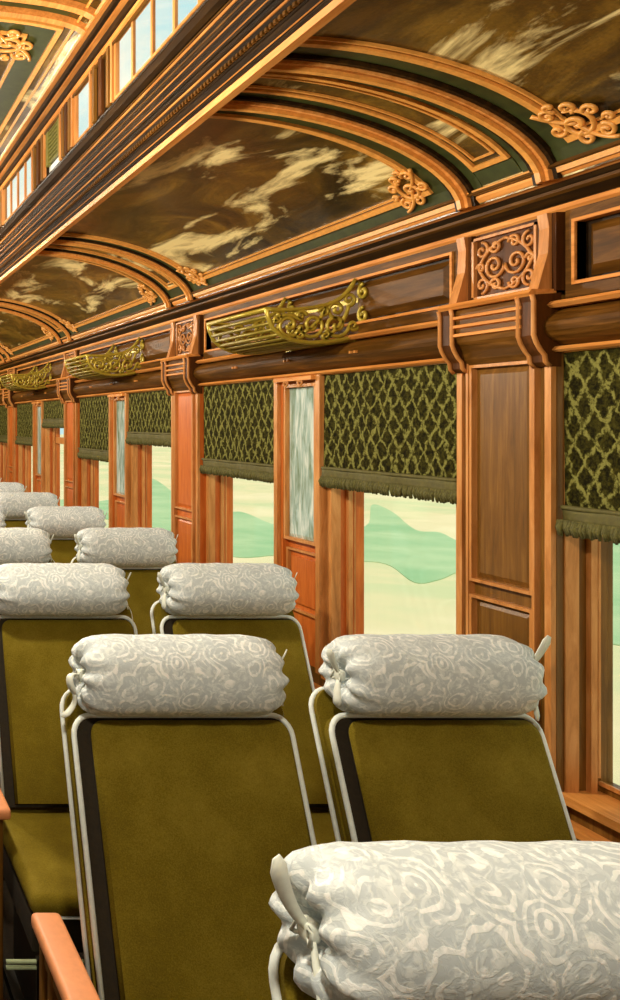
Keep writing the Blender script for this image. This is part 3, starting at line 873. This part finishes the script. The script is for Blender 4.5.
def ribbon_strip(mb, pts, w, axis=(0, 1, 0)):
    P = [Vector(p) for p in pts]; A = Vector(axis); V = []; n = len(P)
    for i, p in enumerate(P):
        t = i/(n-1); ww = w*(.45+.75*t) if i < n-1 else w*.5
        T = (P[min(n-1, i+1)]-P[max(0, i-1)]).normalized(); nr = T.cross(A).normalized()*.0012
        V += [p-A*ww/2-nr, p+A*ww/2-nr, p+A*ww/2+nr, p-A*ww/2+nr]
    F = [(i*4+k, i*4+(k+1) % 4, (i+1)*4+(k+1) % 4, (i+1)*4+k) for i in range(n-1) for k in range(4)]+[(0, 1, 2, 3), ((n-1)*4+3, (n-1)*4+2, (n-1)*4+1, (n-1)*4)]
    mb.add(V, F, 'ribbon', True)
def bz3(a, b, c, n=9):
    a, b, c = map(Vector, (a, b, c)); return [a*(1-t)**2+b*2*t*(1-t)+c*t*t for t in [i/n for i in range(n+1)]]
def ribbon_mesh(style, sg, rx=0):
    mb = MB(); x = sg*.201-.018+rx
    mb.bbox(min(x, x+sg*.018), max(x, x+sg*.018), RY-.012, RY+.012, RZ-.012, RZ+.012, 'ribbon', .006)
    k = (x+sg*.008, RY-.004, RZ)
    D = Vector(k)
    def off(a, b, c): return D+Vector((sg*a, b, c))
    ax = Vector((.45*-sg, -.8, .1)).normalized()
    if style == 'up':
        ax = Vector((.86, .15, -sg*.5)).normalized()
        ribbon_strip(mb, bz3(D, off(.034, -.005, .03), off(.050, -.02, .092)), .019, ax)
        ribbon_strip(mb, bz3(D, off(.012, -.03, -.03), off(.004, -.04, -.085)), .014, ax)
    elif style == 'down':
        ribbon_strip(mb, bz3(D, off(.05, -.01, .02), off(.024, -.02, -.035)), .02, ax)
        ribbon_strip(mb, bz3(off(.024, -.02, -.035), off(.018, -.02, -.06), off(.050, -.02, -.085)), .018, ax)
    else:
        ribbon_strip(mb, bz3(D, off(.02, -.005, .02), off(.034, -.01, .06)), .016, ax)
        ribbon_strip(mb, bz3(D, off(.02, -.01, -.02), off(.02, -.02, -.06)), .016, ax)
    for q in (1, -1):    # bow loops
        mb.tube([off(.004, 0, 0), off(.010, -.010*q, .010), off(.012, -.020*q, .010*q), off(.010, -.014*q, -.008), off(.004, 0, 0)], .003, 'ribbon', 6, False, .6)
    return mb

def make_chair(seed, left_style, right_style, arm, rx=0):
    root = empty('reclining_chair', (0, 0, 0))
    zb = .50
    m = MB(); slab(m, arch(.500, E-.605, zb-.02, .045), -.035, -.010, 'plush'); slab(m, arch(.490, ZP, zb, .04), -.010, .018, 'shade_cloth', 0, 0, 'plush')  # dark groove floor paints the shadow beside the piped rim
    m.build('back_frame', root)
    m = MB(); slab(m, arch(.446, ZP-.010, zb+.01, .03), .018, .032, 'plush', .015, .008, 'shade_cloth'); m.build('backrest', root)  # pad sits off centre so the painted shade is wider on the left
    m = MB()
    m.tube([bp(x, z, -.028) for x, z in arch(.506, E-.605, zb-.02, .045)], .0058, 'piping', 7); m.build('piping', root)
    m = MB()
    m.tube([bp(x, z, .020) for x, z in arch(.489, ZP, zb, .04)], .0062, 'piping', 7); m.build('piping', root)
    rl = roll_mesh(seed, rx).build('headrest_roll', root)
    ribbon_mesh(left_style, -1, rx).build('ribbon', rl); ribbon_mesh(right_style, 1, rx).build('ribbon', rl)
    # seat cushion
    yb = -SL*(ZP-.48)
    m = MB(); m.bbox(-.268, .262, yb-.47, yb+.03, .428, .49, 'plush', .028, 4)
    m.build('seat_cushion', root)
    m = MB(); m.tube([(-.262, yb-.46, .43), (.257, yb-.46, .43)], .004, 'piping', 6); m.build('piping', root)
    # base frame, pedestal, footrest grille
    m = MB(); m.bbox(-.264, .26, yb-.455, yb+.02, .335, .426, 'shade_cloth', .008)  # dark front paints the shade below the seat cushion
    m.box(-.22, -.17, yb-.40, yb-.04, 0, .335, 'black'); m.box(.17, .22, yb-.40, yb-.04, 0, .335, 'black')
    m.box(-.25, .25, yb-.44, yb-.0, 0, .03, 'black'); m.build('base', root)
    m = MB()
    for z in (.31, .325): m.tube([(-.335 if arm < 0 else -.262, yb-.47, z), (.255, yb-.47, z)], .006, 'palem', 6)
    m.tube([(-.255, yb-.47, .09), (.255, yb-.47, .09)], .006, 'palem', 6)
    for i in range(13): m.tube([(-.24+.04*i, yb-.47, .09), (-.24+.04*i, yb-.47, .31)], .0035, 'palem', 5)
    for sg in (-1, 1): m.box(sg*.25-.008, sg*.25+.008, yb-.478, yb-.462, 0.0, .335, 'black')
    m.build('foot_grille', root)
    if arm:
        sg = arm; xa = sg*.306
        m = MB()
        y_b = -.02; y_f = yb-.25
        m.bbox(xa-.034, xa+.034, y_f, y_b, .578, .612, 'salmon', .012)
        m.build('armrest', root)
        m = MB()
        for yy in (y_b-.03, y_b-.10, (y_b+y_f)/2, y_f+.05):
            m.bbox(xa-.018, xa+.018, yy-.016, yy+.016, .0, .58, 'walnut', .006)
        m.box(xa-.014, xa+.014, y_f+.05, y_b-.03, .28, .34, 'walnut'); m.box(xa-.014, xa+.014, y_f+.05, y_b-.03, .52, .56, 'walnut')
        m.box(xa-.022, xa+.022, y_f+.01, y_b-.01, 0, .05, 'dark')
        m.build('arm_support', root)
    return root
protos = {}
XA, XB = .787, 1.348
ordn = ['nearest', 'second', 'third', 'fourth', 'fifth', 'sixth', 'seventh', 'eighth', 'ninth']
LA = ['nearest chair, only its big white brocade headrest roll with tied gathered end showing, bottom right',
      'olive plush chair beside the aisle with salmon armrest, largest backrest fully in view',
      'olive aisle chair cut by the left edge, behind the one with the large full backrest',
      'aisle chair with small white roll at the left edge, fourth row from the camera',
      'aisle chair at the left edge in the fifth row, mere strip of white roll']
LB = ['', 'olive plush chair by the window with white roll, right of the large aisle chair',
      'window side chair of the third row, white roll in front of the tall mirror pier',
      'window side chair in the fourth row, white roll below the second pilaster',
      'window side chair in the fifth row, pale roll below the slim mirror',
      'window side chair in the sixth row, small pale roll in the far line',
      'window side chair in the seventh row, tiny pale roll in the far line',
      'farthest visible window side chair roll at the left edge']
for n in range(1, 9):
    d = .965 if n == 1 else .95*n
    for col, x in (('A', XA), ('B', XB)):
        if col == 'B' and n == 1: continue
        if col == 'A' and n > 5: continue
        arm = -1 if col == 'A' else 1
        st = {('A', 1): ('up', 'short'), ('A', 2): ('down', 'short'), ('B', 2): ('short', 'up')}.get((col, n), ('short', 'short'))
        if n <= 2: o = make_chair(n*3+(col == 'B'), st[0], st[1], arm, -.022 if n == 1 else 0)
        else:
            if col not in protos: protos[col] = o = make_chair(11+(col == 'B'), 'short', 'short', arm)
            else: o = copy_tree(protos[col])
        dx = -.010 if (n == 1) else 0
        o.location = (x+dx, d, 0); o.scale = (.985 if col == 'A' else .945, 1, 1)
        tag(o, (LA if col == 'A' else LB)[n-1], 'chair', 'olive reclining chairs with white rolls')

# ------------------------------------------------------------------ added lamps, out of view on the centre line, to light the seats
FILL_LAMP = 60
for i, y in enumerate((.35, 2.25, 4.15, 6.05, 7.95)):
    root = empty('added_fill_lamp', (XM, y, E+1.26))
    m = MB(); m.tube([(0, 0, -.001), (0, 0, -.02)], [.05, .03], 'brass', 16); m.tube([(0, 0, -.02), (0, 0, -.52)], .008, 'brass', 8); m.build('fill_lamp_stem', root)
    m = MB()
    m.tube([(0, 0, -.52), (0, 0, -.53), (0, 0, -.545)], [.03, .06, .065], 'brass', 20); m.build('fill_lamp_shade', root)
    l = bpy.data.lights.new('fill_lamp_light', 'POINT'); l.energy = FILL_LAMP; l.shadow_soft_size = .06; l.color = (1, .90, .72)
    lo = bpy.data.objects.new('fill_lamp_light', l); COL.objects.link(lo); lo.location = (XM, y, E+.62)
    tag(root, 'added unseen brass fill lamp hanging from the upper deck, %s from the camera end' % ordn[i], 'lamp', 'added fill lamps')

# ------------------------------------------------------------------ outside
mb = MB(); mb.add([(-150, -150, -1.25), (150, -150, -1.25), (150, 200, -1.25), (-150, 200, -1.25), (-150, -150, -1.3), (150, -150, -1.3), (150, 200, -1.3), (-150, 200, -1.3)],
                  [(0, 1, 2, 3), (7, 6, 5, 4), (0, 4, 5, 1), (1, 5, 6, 2), (2, 6, 7, 3), (3, 7, 4, 0)], 'land')
structure(mb.build('ground'))
H = E+1.25
def gp(px, py):
    d = H*844/(py-422); return ((px+173)*d/844, d)
up = [(60, 500), (110, 500), (150, 478), (200, 512), (240, 512), (280, 526), (320, 518), (365, 527), (372, 505), (392, 512), (415, 530), (440, 533), (470, 545), (520, 540), (600, 520), (640, 540), (700, 560)]
lo_ = [(700, 690), (640, 650), (600, 640), (540, 600), (470, 572), (440, 580), (415, 583), (390, 566), (365, 562), (320, 566), (280, 556), (240, 558), (200, 550), (150, 540), (110, 520), (60, 516)]
pts = [gp(*q) for q in up+lo_]
def cm(P, n=5):
    out = []; m = len(P)
    for i in range(m):
        p0, p1, p2, p3 = (Vector(P[(i+j-1) % m]) for j in range(4))
        for k in range(n):
            t = k/n; out.append(.5*((2*p1)+(-p0+p2)*t+(2*p0-5*p1+4*p2-p3)*t*t+(-p0+3*p1-3*p2+p3)*t**3))
    return out
pl = cm(pts); n = len(pl)
mb = MB(); mb.add([(p.x, p.y, -1.235) for p in pl]+[(p.x, p.y, -1.26) for p in pl], [tuple(range(n)), tuple(range(2*n-1, n-1, -1))]+[(i, (i+1) % n, n+(i+1) % n, n+i) for i in range(n)], 'pond')
tag(mb.build('pond'), 'mint green pond with wavy banks seen outside through the windows', 'pond')

# ------------------------------------------------------------------ light
w = bpy.data.worlds.new('World'); C.world = w; w.use_nodes = True; nt = w.node_tree
bg = nt.nodes['Background']
tc = nt.nodes.new('ShaderNodeTexCoord')
nz = noise(nt, tc.outputs['Generated'], 3.0, 6, .6, .3)
rp = ramp(nt, nz.outputs['Fac'], [(.38, srgb(190, 228, 232)), (.52, srgb(236, 240, 226)), (.65, srgb(255, 246, 220))])
nt.links.new(rp.outputs['Color'], bg.inputs['Color']); bg.inputs['Strength'].default_value = 1.0
s = bpy.data.lights.new('Sun', 'SUN'); s.energy = 1.2; s.color = (1, .95, .84); s.angle = .05
so = bpy.data.objects.new('Sun', s); COL.objects.link(so); so.rotation_euler = (math.radians(14), 0, 0)
for side in (1, -1):
    for a, b, pc, wh in OPEN:
        if b > 9: continue
        l = bpy.data.lights.new('window_portal', 'AREA'); l.shape = 'RECTANGLE'; l.size = b-a-.02; l.size_y = HEAD-SILL-.02
        l.cycles.is_portal = True
        o = bpy.data.objects.new('window_portal', l); COL.objects.link(o)
        x = GX+.03; x = x if side > 0 else 2*XM-x
        o.location = (x, (a+b)/2, (SILL+HEAD)/2)
        o.rotation_euler = Vector((-side, 0, 0)).to_track_quat('-Z', 'Z').to_euler()

# ------------------------------------------------------------------ camera
cam = bpy.data.cameras.new('Camera'); co = bpy.data.objects.new('Camera', cam); COL.objects.link(co)
co.location = (0, 0, E); co.rotation_euler = (PI/2, 0, 0)
cam.sensor_width = 36; cam.lens = 844/1000*36; cam.shift_x = .483; cam.shift_y = -.078; cam.clip_start = .02; cam.clip_end = 500
C.camera = co
vs = C.view_settings
C.display_settings.display_device = 'sRGB'
vs.view_transform = 'Standard'; vs.look = 'None'; vs.gamma = 1; vs.use_curve_mapping = False; vs.exposure = .28
